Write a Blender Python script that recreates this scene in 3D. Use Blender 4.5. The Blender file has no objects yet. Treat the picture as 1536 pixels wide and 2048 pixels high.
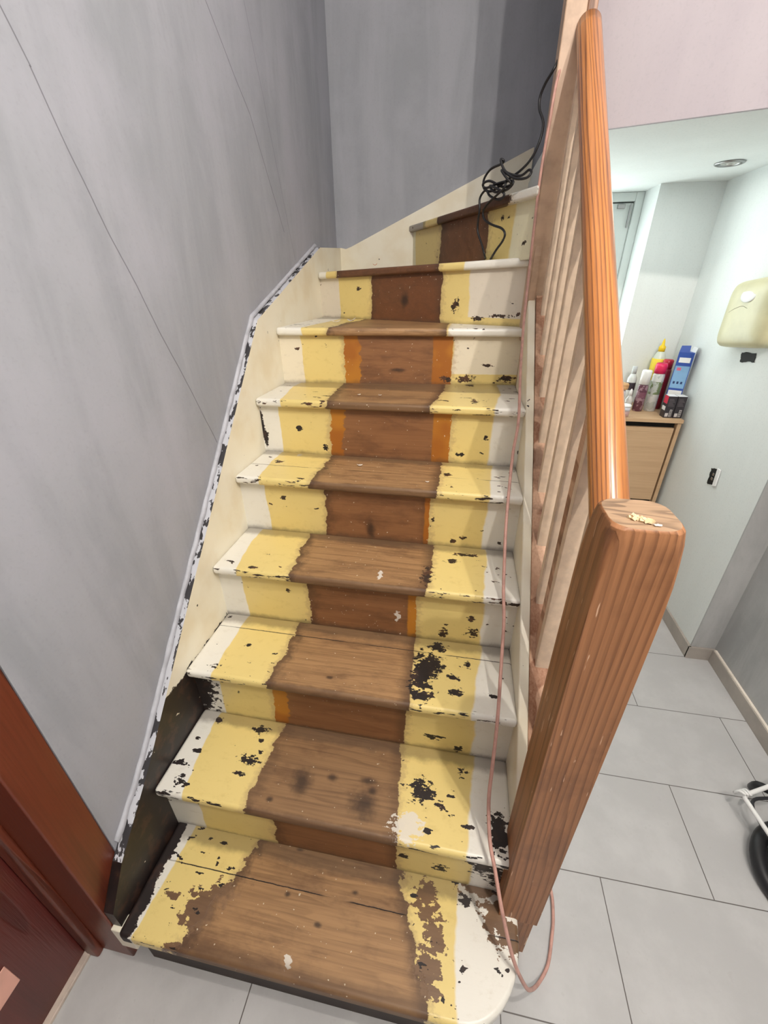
import bpy, bmesh, math, random
from mathutils import Vector, Matrix, Euler, noise as mnoise
random.seed(4)
scn = bpy.context.scene
COL = scn.collection
PI = math.pi

# ------------------------------------------------------------------ camera
R = [[0.9839888, 0.1781616, -0.0049464], [-0.0805024, 0.4690338, 0.8795036], [-0.1590138, 0.8650235, -0.4758665]]
cam_d = bpy.data.cameras.new('camera')
cam = bpy.data.objects.new('camera', cam_d); COL.objects.link(cam)
m3 = Matrix(((R[0][0], R[1][0], -R[2][0]), (R[0][1], R[1][1], -R[2][1]), (R[0][2], R[1][2], -R[2][2])))
cam.matrix_world = Matrix.Translation((0.69593, -0.28746, 1.54101)) @ m3.to_4x4()
cam_d.sensor_fit = 'VERTICAL'; cam_d.sensor_height = 36.0; cam_d.sensor_width = 27.0
cam_d.lens = 841.9 / 2048 * 36.0
cam_d.clip_start = 0.02
scn.camera = cam

# ------------------------------------------------------------------ light and exposure
scn.view_settings.view_transform = 'Standard'
scn.view_settings.look = 'None'
scn.view_settings.gamma = 1.0
scn.view_settings.use_curve_mapping = False
scn.view_settings.exposure = -0.1
world = bpy.data.worlds.new('world'); scn.world = world; world.use_nodes = True
world.node_tree.nodes['Background'].inputs[0].default_value = (0.8, 0.85, 1, 1)
world.node_tree.nodes['Background'].inputs[1].default_value = 0.1

def lamp(name, kind, loc, power, col, size=0.05, rot=None, spot=None, size_y=None):
    l = bpy.data.lights.new(name, kind); o = bpy.data.objects.new(name, l); COL.objects.link(o)
    o.location = loc; l.energy = power; l.color = col
    if kind == 'AREA':
        l.size = size
        if size_y: l.shape = 'RECTANGLE'; l.size_y = size_y
    else: l.shadow_soft_size = size
    if rot: o.rotation_euler = rot
    if spot: l.spot_size = spot; l.spot_blend = 0.6
    return o

lamp('hall_spot_lamp', 'POINT', (1.13, -0.10, 2.53), 46.0, (1.0, 0.93, 0.84), 0.015)
lamp('hall_spot_lamp_front', 'POINT', (1.46, -0.62, 2.66), 72.0, (1.0, 0.93, 0.84), 0.015)
lamp('hall_fill', 'AREA', (1.0, -0.9, 2.9), 0.5, (0.84, 0.72, 1.0), 1.0)  # added soft fill with a lilac cast, not an actual ceiling fitting
lamp('landing_fill', 'AREA', (0.5, 1.2, 2.95), 1.1, (1.0, 0.86, 0.86), 0.8)  # added warm fill that softens the shade on the upper walls
lamp('side_room_fill', 'AREA', (1.45, 1.95, 1.93), 1.9, (0.95, 1.0, 0.97), 0.5)  # added fill to brighten the side room; the downlight there is unlit
lamp('hall_right_fill', 'AREA', (1.6, 0.5, 2.7), 0.3, (0.97, 0.98, 1.0), 0.7)  # added weak fill over the right part of the hall

# ------------------------------------------------------------------ materials
def S(r, g, b):
    f = lambda c: (c / 12.92 if c <= 0.04045 else ((c + 0.055) / 1.055) ** 2.4)
    return (f(r / 255), f(g / 255), f(b / 255), 1.0)

class NT:
    def __init__(s, name):
        s.mat = bpy.data.materials.new(name); s.mat.use_nodes = True
        s.t = s.mat.node_tree; s.t.nodes.clear()
        s.out = s.t.nodes.new('ShaderNodeOutputMaterial')
        s.b = s.t.nodes.new('ShaderNodeBsdfPrincipled')
        s.t.links.new(s.b.outputs[0], s.out.inputs[0])
        s.tc = s.t.nodes.new('ShaderNodeTexCoord').outputs['Object']
    def put(s, sock, v):
        if hasattr(v, 'node'): s.t.links.new(v, sock)
        else: sock.default_value = v
    def m(s, op, a, b=0.0, c=None, clamp=False):
        n = s.t.nodes.new('ShaderNodeMath'); n.operation = op; n.use_clamp = clamp
        s.put(n.inputs[0], a); s.put(n.inputs[1], b)
        if c is not None: s.put(n.inputs[2], c)
        return n.outputs[0]
    def v(s, op, a, b=None, c=None):
        n = s.t.nodes.new('ShaderNodeVectorMath'); n.operation = op
        s.put(n.inputs[0], a)
        if b is not None: s.put(n.inputs[1], b)
        if c is not None: s.put(n.inputs[2], c)
        return n.outputs['Value'] if op in ('LENGTH', 'DOT_PRODUCT') else n.outputs[0]
    def sep(s, a):
        n = s.t.nodes.new('ShaderNodeSeparateXYZ'); s.put(n.inputs[0], a); return n.outputs
    def comb(s, x, y, z):
        n = s.t.nodes.new('ShaderNodeCombineXYZ')
        for i, q in enumerate((x, y, z)): s.put(n.inputs[i], q)
        return n.outputs[0]
    def noise(s, vec, scale, detail=2.0, rough=0.5, dist=0.0):
        n = s.t.nodes.new('ShaderNodeTexNoise'); s.put(n.inputs['Vector'], vec)
        n.inputs['Scale'].default_value = scale; n.inputs['Detail'].default_value = detail
        n.inputs['Roughness'].default_value = rough; n.inputs['Distortion'].default_value = dist
        return n.outputs['Fac']
    def mix(s, f, a, b, mode='MIX'):
        n = s.t.nodes.new('ShaderNodeMix'); n.data_type = 'RGBA'; n.blend_type = mode
        s.put(n.inputs[0], f); s.put(n.inputs[6], a); s.put(n.inputs[7], b)
        return n.outputs[2]
    def step(s, x, e0, e1):
        n = s.t.nodes.new('ShaderNodeMapRange'); n.interpolation_type = 'SMOOTHSTEP'
        s.put(n.inputs[0], x); s.put(n.inputs[1], e0); s.put(n.inputs[2], e1)
        return n.outputs[0]
    def lin(s, x, a, b, c, d):
        n = s.t.nodes.new('ShaderNodeMapRange')
        for i, q in enumerate((x, a, b, c, d)): s.put(n.inputs[i], q)
        return n.outputs[0]
    def bump(s, h, strength=0.3, dist=0.01):
        n = s.t.nodes.new('ShaderNodeBump'); s.put(n.inputs['Height'], h)
        n.inputs['Strength'].default_value = strength; n.inputs['Distance'].default_value = dist
        s.t.links.new(n.outputs[0], s.b.inputs['Normal'])
    def done(s, col, rough=0.5, metal=0.0, spec=0.5):
        s.put(s.b.inputs['Base Color'], col); s.put(s.b.inputs['Roughness'], rough)
        s.put(s.b.inputs['Metallic'], metal); s.put(s.b.inputs['Specular IOR Level'], spec)
        return s.mat

def plain(name, c, rough=0.5, metal=0.0, var=0.06, scale=9.0, bump=0.0):
    n = NT(name)
    k = n.noise(n.tc, scale, 4.0, 0.6)
    d = tuple(x * (1 - var * 2.5) for x in c[:3]) + (1,)
    if bump: n.bump(n.noise(n.tc, 60, 3), bump, 0.002)
    return n.done(n.mix(n.step(k, 0.35, 0.7), c, d), rough, metal)

def grain(n, p, long_axis, dark, light, freq=7.0, wid=16.0, lg=0.9, seed=0.0, lk=0.7, N=0.0):
    sc = [wid, wid, wid]; sc[long_axis] = lg
    q = n.v('MULTIPLY_ADD', p, tuple(sc), (seed, seed * 1.7, seed * 0.6))
    f = n.noise(q, 1.0, 1.5, 0.45, 0.25)
    ph = n.m('MULTIPLY', f, freq)
    if N:
        w3 = [N, N * 0.55, N * 0.8]; w3[long_axis] = 0.0
        ph = n.m('ADD', ph, n.v('DOT_PRODUCT', p, tuple(w3)))
    s1 = n.m('FRACT', ph)
    line = n.m('MULTIPLY', n.step(s1, 0.35, 0.93), n.m('SUBTRACT', 1.0, n.step(s1, 0.94, 1.0)))
    sc2 = [190.0] * 3; sc2[long_axis] = 5.0
    fib = n.noise(n.v('MULTIPLY', p, tuple(sc2)), 1.0, 3.0, 0.6)
    k = n.m('ADD', n.m('MULTIPLY', line, lk), n.m('MULTIPLY', n.m('SUBTRACT', fib, 0.42), 1.1), clamp=True)
    return n.mix(k, light, dark), line, fib

def wood(name, long_axis, dark, light, rough=0.45, freq=7.0, wid=16.0, lg=0.9, seed=0.0, scuff=0.0, blotch=0.0, coat=0.0, lk=0.7, N=0.0):
    n = NT(name)
    c, line, fib = grain(n, n.tc, long_axis, dark, light, freq, wid, lg, seed, lk, N)
    if blotch:
        b = n.step(n.noise(n.tc, 9, 4, 0.6), 0.52, 0.66)
        c = n.mix(n.m('MULTIPLY', b, blotch), c, S(84, 52, 34))
    if scuff:
        sc = [150.0] * 3; sc[long_axis] = 16.0
        k = n.step(n.noise(n.v('MULTIPLY', n.tc, tuple(sc)), 1.0, 2.0, 0.5), 0.70, 0.74)
        c = n.mix(n.m('MULTIPLY', k, scuff), c, S(226, 190, 160))
    n.bump(n.m('SUBTRACT', fib, n.m('MULTIPLY', line, 0.7)), 0.25, 0.002)
    if coat:
        n.b.inputs['Coat Weight'].default_value = coat; n.b.inputs['Coat Roughness'].default_value = 0.18
    return n.done(c, rough)

WHITE = S(230, 227, 219); CREAM = S(232, 222, 200); YELLOW = S(228, 205, 134)
CHIP = S(52, 38, 30); ORANGE = S(186, 122, 38)

BLOBS = {'r2': [('b', 0.841, 0.34, 0.037, 0.072), ('b', 0.816, 0.4, 0.021, 0.031), ('c', 0.739, 0.255, 0.019, 0.013), ('c', 0.644, 0.278, 0.011, 0.01), ('c', 0.875, 0.28, 0.022, 0.05)],
 'r3': [('b', 0.001, 0.5, 0.06, 0.114), ('b', 0.064, 0.586, 0.038, 0.043), ('c', 0.687, 0.448, 0.013, 0.011), ('s', 0.242, 0.353, 0.049, 0.05), ('o', 0.271, 0.517, 0.042, 0.09),
        ('c', 0.764, 0.414, 0.013, 0.011)],
 'r4': [('c', 0.778, 0.696, 0.01, 0.011), ('c', 0.783, 0.643, 0.017, 0.014), ('c', 0.699, 0.626, 0.014, 0.014), ('o', 0.626, 0.675, 0.032, 0.067), ('c', 0.225, 0.721, 0.008, 0.008),
        ('l', 0.562, 0.675, 0.009, 0.018)],
 'r5': [('c', 0.906, 0.902, 0.007, 0.042), ('c', 0.144, 0.925, 0.009, 0.007), ('c', 0.705, 0.818, 0.008, 0.007), ('c', 0.736, 0.831, 0.009, 0.006), ('c', 0.638, 0.894, 0.006, 0.009),
        ('o', 0.629, 0.847, 0.022, 0.056), ('c', 0.851, 0.828, 0.007, 0.007), ('s', 0.438, 0.837, 0.017, 0.039)],
 'r6': [('b', 0.001, 1.102, 0.009, 0.056), ('b', 0.01, 1.056, 0.01, 0.038), ('c', 0.141, 1.095, 0.009, 0.009), ('c', 0.902, 1.049, 0.012, 0.009), ('c', 0.704, 1.033, 0.012, 0.007),
        ('c', 0.233, 1.026, 0.009, 0.011), ('s', 0.287, 0.65, 0.02, 0.024)],
 'r7': [('c', 0.706, 1.222, 0.03, 0.011), ('c', 0.857, 1.223, 0.024, 0.011), ('c', 0.783, 1.27, 0.016, 0.005), ('c', 0.064, 1.327, 0.008, 0.005), ('c', 0.637, 1.221, 0.023, 0.009),
        ('c', 0.887, 1.181, 0.022, 0.008), ('s', 0.446, 1.251, 0.031, 0.009)],
 'r8': [('c', 0.814, 1.434, 0.042, 0.005), ('c', 0.733, 1.424, 0.019, 0.007), ('c', 0.207, 1.525, 0.01, 0.008), ('c', 0.642, 1.464, 0.012, 0.021), ('s', 0.429, 1.482, 0.02, 0.03),
        ('c', 0.878, 1.442, 0.008, 0.005), ('s', 0.603, 1.448, 0.024, 0.037)],
 'r9': [('c', 0.788, 1.746, 0.005, 0.006), ('c', 0.808, 1.743, 0.004, 0.004), ('c', 0.861, 1.662, 0.004, 0.006)],
 't1': [('w', 0.707, 0.181, 0.027, 0.037), ('w', 0.734, 0.121, 0.025, 0.034), ('w', 0.718, 0.065, 0.031, 0.023), ('w', 0.733, 0.029, 0.023, 0.01), ('w', 0.871, 0.182, 0.036, 0.028),
        ('w', 0.908, 0.144, 0.034, 0.034), ('w', 0.842, 0.231, 0.05, 0.02), ('c', 0.805, 0.199, 0.015, 0.011), ('w', 0.169, 0.066, 0.036, 0.037), ('w', 0.202, 0.101, 0.037, 0.022),
        ('w', 0.142, -0.005, 0.028, 0.007), ('s', 0.533, 0.165, 0.011, 0.006), ('s', 0.46, 0.09, 0.011, 0.006), ('s', 0.368, 0.132, 0.009, 0.006), ('w', 0.085, 0.08, 0.02, 0.007),
        ('s', 0.366, 0.227, 0.012, 0.005), ('l', 0.413, 0.018, 0.009, 0.01)],
 't2': [('s', 0.367, 0.293, 0.031, 0.035), ('s', 0.535, 0.268, 0.037, 0.035), ('s', 0.443, 0.317, 0.015, 0.01), ('s', 0.553, 0.303, 0.015, 0.012), ('s', 0.535, 0.326, 0.023, 0.01),
        ('c', 0.676, 0.327, 0.025, 0.026), ('c', 0.725, 0.302, 0.01, 0.009), ('c', 0.067, 0.416, 0.013, 0.009), ('c', 0.201, 0.408, 0.019, 0.012), ('c', 0.205, 0.321, 0.027, 0.011),
        ('c', 0.198, 0.285, 0.013, 0.006), ('l', 0.652, 0.239, 0.035, 0.028), ('b', 0.869, 0.267, 0.023, 0.039), ('c', 0.779, 0.392, 0.012, 0.009), ('c', 0.793, 0.264, 0.012, 0.005),
        ('s', 0.303, 0.238, 0.01, 0.007)],
 't3': [('b', 0.652, 0.519, 0.027, 0.076), ('b', 0.659, 0.455, 0.031, 0.021), ('b', 0.686, 0.625, 0.023, 0.017), ('c', 0.733, 0.524, 0.017, 0.008), ('c', 0.744, 0.478, 0.016, 0.011),
        ('c', 0.076, 0.447, 0.013, 0.007), ('c', 0.13, 0.537, 0.01, 0.006), ('c', 0.677, 0.558, 0.028, 0.034), ('s', 0.405, 0.466, 0.011, 0.006), ('c', 0.773, 0.575, 0.008, 0.011)],
 't4': [('o', 0.642, 0.78, 0.018, 0.061), ('c', 0.641, 0.704, 0.014, 0.037), ('c', 0.705, 0.786, 0.016, 0.011), ('c', 0.124, 0.651, 0.013, 0.007), ('l', 0.505, 0.68, 0.007, 0.019),
        ('c', 0.746, 0.826, 0.031, 0.008)],
 't5': [('o', 0.649, 0.953, 0.022, 0.075), ('c', 0.096, 0.989, 0.015, 0.013), ('c', 0.672, 0.977, 0.013, 0.012), ('l', 0.142, 1.061, 0.009, 0.01)],
 't6': [('c', 0.741, 1.135, 0.01, 0.027), ('o', 0.632, 1.174, 0.024, 0.082), ('c', 0.725, 1.394, 0.015, 0.027)],
 't7': [],
 't8': []}

def blobfield(n, p2, L):
    f = None
    for (_, x, y, rx, ry) in L:
        q = n.v('MULTIPLY_ADD', p2, (1 / rx, 1 / ry, 0), (-x / rx, -y / ry, 0))
        d = n.v('LENGTH', q)
        f = d if f is None else n.m('MINIMUM', f, d)
    return f

def paint(name, kind, a, b, c, d, blobs=(), v0=0.0, v1=1.0, bs=None, amp=0.045, orange=(0, 0), outer=WHITE,
          woodc=(S(98, 68, 44), S(168, 130, 90)), chip=0.70, seed=0.0, joint=None, ampr=None, flip=False, edge=False,
          cream_left=None, black_left=False, grime=0.7, yb=0.0):
    """old stair paint: white outer bands, yellow bands, bare wood where the runner lay"""
    n = NT(name)
    P = n.tc; s3 = n.sep(P)
    u = s3[0]; v = s3[1] if kind == 't' else s3[2]
    p2 = n.comb(u, v, 0.0)
    ps = n.v('ADD', P, (seed * 3.1, seed * 1.3, seed * 2.2))
    slow = n.m('SUBTRACT', n.noise(ps, 7, 2), 0.5)
    nr = n.m('SUBTRACT', n.noise(ps, 26, 5, 0.62), 0.5)
    nf = n.m('SUBTRACT', n.noise(n.v('MULTIPLY', ps, (0.7, 1, 1)), 85, 4, 0.6), 0.5)
    U1 = n.m('ADD', u, n.m('ADD', n.m('MULTIPLY', slow, amp), n.m('MULTIPLY', n.m('ADD', nr, n.m('MULTIPLY', nf, 0.35)), amp)))
    ar = amp * 0.6 if ampr is None else ampr
    U1r = n.m('ADD', u, n.m('ADD', n.m('MULTIPLY', slow, ar * 0.7), n.m('MULTIPLY', n.m('ADD', nr, n.m('MULTIPLY', nf, 0.35)), ar)))
    U2 = n.m('ADD', u, n.m('ADD', n.m('MULTIPLY', slow, 0.03), n.m('MULTIPLY', nr, 0.01)))
    t = n.lin(v, v0, v1, 0.0, 1.0)
    def bd(x): return n.lin(t, 0, 1, x[0], x[1]) if isinstance(x, tuple) else x
    A, B, Cc, D = bd(a), bd(b), bd(c), bd(d)
    dl = n.m('SUBTRACT', U1, B); dr = n.m('SUBTRACT', Cc, U1r)
    inside = n.m('MINIMUM', dl, dr)
    W = n.step(inside, -0.0012, 0.0016)
    # bare wood
    wc, line, fib = grain(n, ps, 0, woodc[0], woodc[1], 4.0, 24.0 if kind == 't' else 16.0, 1.9, seed, 0.26, 45.0 if kind == 't' else 0.0)
    wear = n.step(n.noise(n.v('MULTIPLY', ps, (0.6, 1.5, 1.5)), 9, 5, 0.68), 0.47, 0.68)
    wc = n.mix(n.m('MULTIPLY', wear, 0.5), wc, S(88, 60, 42))
    g = n.m('SUBTRACT', 1.0, n.step(n.m('ADD', inside, n.m('MULTIPLY', nr, 0.05)), 0.0, 0.04))
    wc = n.mix(n.m('MULTIPLY', g, grime), wc, S(70, 50, 38))
    if kind == 'r': wc = n.mix(0.3, wc, S(118, 76, 44))
    stains = [q for q in blobs if q[0] == 's']
    if stains:
        f = blobfield(n, p2, stains)
        k = n.m('SUBTRACT', 1.0, n.step(n.m('ADD', f, n.m('MULTIPLY', nr, 1.6)), 0.2, 1.35))
        wc = n.mix(n.m('MULTIPLY', k, 0.8), wc, S(40, 28, 24))
    col = wc
    if orange[0]:
        k = n.m('SUBTRACT', 1.0, n.step(n.m('ADD', dl, n.m('MULTIPLY', nr, 0.02)), orange[0] - 0.006, orange[0]))
        col = n.mix(k, col, n.mix(n.step(slow, -0.05, 0.12), ORANGE, S(164, 98, 30)))
    if orange[1]:
        k = n.m('SUBTRACT', 1.0, n.step(n.m('ADD', dr, n.m('MULTIPLY', nr, 0.02)), orange[1] - 0.006, orange[1]))
        col = n.mix(k, col, n.mix(n.step(slow, -0.05, 0.12), ORANGE, S(164, 98, 30)))
    org = []
    # paint layers
    wl = n.m('SUBTRACT', 1.0, n.step(n.m('SUBTRACT', U2, A), -0.002, 0.002))
    wr = n.step(n.m('SUBTRACT', U2, D), -0.004, 0.004)
    dirt = n.step(n.noise(n.v('MULTIPLY', ps, (1, 1.5, 1.5)), 30, 5, 0.7), 0.52, 0.8)
    yel = n.mix(n.m('MULTIPLY', dirt, 0.42), YELLOW, S(196, 170, 104))
    wht = n.mix(n.m('MULTIPLY', dirt, 0.36), outer, S(190, 180, 160))
    if yb: wr = n.m('MULTIPLY', wr, n.step(n.m('ADD', v, n.m('MULTIPLY', nr, 0.006)), v0 + yb - .001, v0 + yb + .001))
    pc = n.mix(n.m('MAXIMUM', wl, wr), yel, wht)
    # paint worn thin near the bare strip
    thin = n.m('MULTIPLY', n.m('SUBTRACT', 1.0, n.step(n.m('ADD', n.m('ABSOLUTE', inside), n.m('MULTIPLY', nf, 0.05)), 0.0, 0.02)), 0.45)
    pc = n.mix(thin, pc, S(170, 142, 104))
    col = n.mix(W, pc, col)
    if org:
        f = blobfield(n, p2, org)
        k = n.step(n.m('ADD', f, n.m('MULTIPLY', nr, 2.5)), 1.05, 0.95)
        col = n.mix(k, col, ORANGE)
    lt = [q for q in blobs if q[0] == 'l']
    if lt:
        f = blobfield(n, p2, lt)
        k = n.step(n.m('ADD', f, n.m('MULTIPLY', nf, 3.5)), 1.05, 0.95)
        col = n.mix(n.m('MULTIPLY', k, 0.85), col, S(222, 216, 206))
    ws = [q for q in blobs if q[0] == 'w']
    if ws:
        f = blobfield(n, p2, ws)
        k = n.step(n.m('ADD', f, n.m('ADD', n.m('MULTIPLY', nr, 2.6), n.m('MULTIPLY', nf, 3.2))), 1.03, 0.97)
        col = n.mix(k, col, n.mix(0.25, wc, S(150, 118, 92)))
    # small chips
    spk = n.noise(n.v('MULTIPLY', ps, (0.55, 1, 1)), 42, 3.5, 0.55)
    big = n.m('SUBTRACT', n.noise(ps, 9, 2), 0.5)
    k = n.step(n.m('ADD', spk, n.m('MULTIPLY', big, 0.35)), chip, chip + 0.006)
    chips = n.m('MULTIPLY', k, n.m('SUBTRACT', 1.0, W))
    if edge:   # knocks along the nosing
        e = n.m('SUBTRACT', 1.0, n.step(v, v0 - 0.004, v0 + 0.02))
        k = n.step(n.m('ADD', n.noise(n.v('MULTIPLY', ps, (0.35, 1.6, 1.6)), 60, 4, 0.6), n.m('MULTIPLY', e, 0.14)), 0.70, 0.706)
        chips = n.m('MAXIMUM', chips, n.m('MULTIPLY', k, n.m('MULTIPLY', n.step(e, 0.05, 0.3), n.m('SUBTRACT', 1.0, W))))
    cb = [q for q in blobs if q[0] == 'c']
    if cb:
        f = blobfield(n, p2, cb)
        nx = n.m('SUBTRACT', n.noise(n.v('MULTIPLY', ps, (0.5, 1, 1)), 170, 3, 0.6), 0.5)
        k = n.step(n.m('ADD', f, n.m('ADD', n.m('MULTIPLY', nf, 3.4), n.m('MULTIPLY', nx, 3.0))), 1.0, 0.93)
        chips = n.m('MAXIMUM', chips, k)
    bb = [q for q in blobs if q[0] == 'b']
    if bb:
        f = blobfield(n, p2, bb)
        k = n.step(n.m('ADD', f, n.m('MULTIPLY', nf, 3.6 if kind == 't' else 2.6)), 1.0, 0.93)
        chips = n.m('MAXIMUM', chips, k)
    if black_left:
        k = n.step(n.m('ADD', u, n.m('MULTIPLY', n.m('ADD', nr, nf), 0.03)), 0.034, 0.032)
        chips = n.m('MAXIMUM', chips, k)
    if joint is not None:
        w = n.m('ADD', v, n.m('MULTIPLY', nf, 0.003))
        jj = n.m('ABSOLUTE', n.m('SUBTRACT', w, n.m('ADD', joint, n.m('MULTIPLY', u, 0.0))))
        k = n.m('MULTIPLY', n.step(jj, 0.0016, 0.0008), n.step(n.noise(ps, 5, 2), 0.42, 0.5))
        chips = n.m('MAXIMUM', chips, k)
    if edge:
        en = n.m('SUBTRACT', 1.0, n.step(n.m('ADD', v, n.m('MULTIPLY', nr, 0.02)), v0 + (0.004 if not black_left else .012), v0 + (0.016 if not black_left else .036)))
        col = n.mix(n.m('MULTIPLY', en, n.m('MULTIPLY', W, 0.55)), col, S(74, 50, 34))
    # grime where tread and riser meet, and pale specks on the wood
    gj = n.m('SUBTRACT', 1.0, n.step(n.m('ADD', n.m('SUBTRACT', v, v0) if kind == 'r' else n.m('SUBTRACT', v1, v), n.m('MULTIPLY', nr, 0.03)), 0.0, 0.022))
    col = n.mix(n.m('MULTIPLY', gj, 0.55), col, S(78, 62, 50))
    sp = n.step(n.noise(ps, 120, 1.5, 0.5), 0.745, 0.76)
    col = n.mix(n.m('MULTIPLY', sp, n.m('MULTIPLY', W, 0.7)), col, S(226, 214, 190))
    ccol = n.mix(n.step(nr, -0.02, 0.12), CHIP, S(88, 58, 40))
    if bb or black_left: ccol = n.mix(n.step(nr, 0.0, 0.2), S(34, 26, 26), S(60, 42, 36))
    col = n.mix(chips, col, ccol)
    # dust line where the step meets the riser behind it
    n.bump(n.m('ADD', n.m('MULTIPLY', n.m('SUBTRACT', n.m('SUBTRACT', 1.0, W), chips), 1.0), n.m('MULTIPLY', fib, 0.25)), 0.35, 0.0015)
    rough = n.m('ADD', n.m('MULTIPLY', W, 0.16), n.m('ADD', 0.36, n.m('MULTIPLY', chips, 0.2)))
    return n.done(col, rough)

def plaster(name, base, dark, tint, kind='wall', lines=()):
    n = NT(name); P = n.tc
    st = n.noise(n.v('MULTIPLY', P, (3.0, 3.0, 0.55)), 2.2, 5, 0.62, 0.4)
    cl = n.noise(P, 2.6, 5, 0.65)
    c = n.mix(n.step(st, 0.36, 0.66), dark, base)
    c = n.mix(n.m('MULTIPLY', n.step(cl, 0.42, 0.68), 0.45), c, tint)
    fine = n.noise(P, 130, 3, 0.6)
    c = n.mix(n.m('MULTIPLY', n.step(fine, 0.5, 0.8), 0.12), c, S(120, 120, 126))
    s3 = n.sep(P)
    for (ax, (y0, z0), (y1, z1), w, st_) in lines:
        q = n.comb(s3[ax], s3[2], 0.0)
        L = math.hypot(y1 - y0, z1 - z0); d = ((y1 - y0) / L, (z1 - z0) / L)
        wob = n.m('MULTIPLY', n.m('SUBTRACT', n.noise(P, 6, 2), 0.5), 0.015)
        al = n.v('DOT_PRODUCT', n.v('SUBTRACT', q, (y0, z0, 0)), (d[0], d[1], 0))
        ac = n.m('ADD', n.v('DOT_PRODUCT', n.v('SUBTRACT', q, (y0, z0, 0)), (-d[1], d[0], 0)), wob)
        k = n.m('MULTIPLY', n.step(n.m('ABSOLUTE', ac), w, w * 0.3), n.m('MULTIPLY', n.m('GREATER_THAN', al, 0.0), n.m('LESS_THAN', al, L)))
        c = n.mix(n.m('MULTIPLY', k, st_), c, S(70, 70, 74))
    n.bump(fine, 0.15, 0.001)
    return n.done(c, 0.75, spec=0.3)

M = {}
GL = [(1, (0.50, 1.92), (0.53, 1.85), 0.0022, .6), (1, (0.528, 1.852), (0.591, 1.67), 0.0022, .6), (1, (0.591, 1.67), (0.83, 1.12), 0.0022, .6),
      (1, (1.164, 2.18), (1.357, 2.008), 0.003, .5), (1, (1.357, 2.008), (1.55, 1.72), 0.003, .5), (1, (1.407, 2.28), (1.64, 1.63), 0.002, .4)]
M['grey'] = plaster('grey skim plaster', S(164, 166, 175), S(151, 154, 162), S(174, 174, 186), lines=GL)
M['grey2'] = plaster('grey skim plaster back', S(167, 169, 177), S(155, 158, 165), S(176, 177, 187))
M['greyR'] = plaster('grey painted plaster', S(182, 182, 182), S(160, 160, 160), S(190, 190, 190))
M['whitew'] = plaster('white painted plaster', S(226, 230, 229), S(223, 227, 226), S(229, 232, 231))
M['offw'] = plaster('off white plaster', S(205, 205, 198), S(200, 200, 193), S(210, 210, 204))
M['lilac'] = plaster('lilac lit plaster', S(182, 174, 181), S(177, 169, 177), S(187, 179, 185))  # lilac cast of the hall light is put into this plaster colour
M['edge'] = plain('plaster edge', S(192, 193, 202), 0.6, var=0.1, scale=14)
M['handrail'] = wood('varnished handrail pine', 1, S(92, 46, 24), S(196, 126, 66), 0.30, 6.0, 16.0, 0.8, 3.0, coat=0.4, lk=.62, N=95)
M['newel'] = wood('newel pine', 2, S(100, 62, 38), S(166, 114, 76), 0.5, 6.5, 12.0, 0.8, 1.0, scuff=0.8, blotch=0.25, lk=.5, N=85)
M['newel_top'] = wood('newel end grain', 0, S(112, 90, 72), S(166, 136, 108), 0.7, 6.0, 30.0, 8.0, 2.0)
M['barewood'] = wood('bare scraped wood', 1, S(140, 92, 64), S(204, 164, 136), 0.6, 2.0, 10.0, 4.0, 4.0, scuff=0.3, blotch=0.6)
M['baluster'] = plain('beige baluster paint', S(222, 198, 174), 0.5, var=0.07, scale=30)
M['post'] = plain('beige post paint', S(196, 166, 142), 0.5, var=0.1, scale=14)
M['mahog'] = wood('mahogany stain', 2, S(72, 30, 18), S(108, 50, 32), 0.35, 4.0, 14.0, 0.8, 6.0)
M['mahog2'] = wood('mahogany door stain', 2, S(74, 26, 22), S(94, 38, 32), 0.3, 3.0, 12.0, 0.8, 7.0)
M['black'] = plain('black rubber', S(28, 28, 32), 0.45)
M['blackp'] = plain('black void', S(16, 16, 16), 0.8)
def edge_mat():
    n = NT('scraped grey edge'); P = n.tc
    f = n.m('ADD', n.noise(n.v('MULTIPLY', P, (1, .5, .5)), 40, 4, .65), n.m('MULTIPLY', n.m('SUBTRACT', n.noise(P, 5, 2), .5), .3))
    return n.done(n.mix(n.step(f, .46, .475), S(60, 58, 62), S(205, 206, 214)), .6)
M['edge2'] = edge_mat()
M['cord'] = plain('pink cord', S(206, 158, 146), 0.5, var=0.1, scale=40)
M['oak'] = wood('light oak laminate', 0, S(176, 142, 108), S(202, 168, 132), 0.45, 2.0, 9.0, 0.6, 5.0, lk=.2, N=16)
M['pvc'] = plain('white pvc', S(222, 228, 226), 0.35, var=0.02)
M['white'] = plain('white plastic', S(236, 236, 236), 0.4, var=0.02)
M['flake'] = plain('paint flake', S(236, 226, 214), 0.6, var=0.05)
M['crumb'] = plain('wood crumb', S(226, 200, 160), 0.8, var=0.05)
M['cream'] = plain('cream plastic', S(208, 202, 164), 0.38, var=0.05)
M['chrome'] = plain('brushed chrome', S(160, 160, 160), 0.3, 1.0, var=0.05)
M['lens'] = plain('lamp lens', S(190, 190, 185), 0.2, var=0.1)
M['skirt'] = plain('grey tile skirting', S(172, 164, 156), 0.5, var=0.06)
M['gap'] = plain('dark gap', S(22, 20, 20), 0.8)

def emit(name, c, st):
    n = NT(name); e = n.t.nodes.new('ShaderNodeEmission'); e.inputs[0].default_value = c; e.inputs[1].default_value = st
    n.t.links.new(e.outputs[0], n.out.inputs[0]); return n.mat
M['daylit'] = emit('daylit frosted glass', (0.90, 1.0, 0.97, 1), 7.0)

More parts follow.
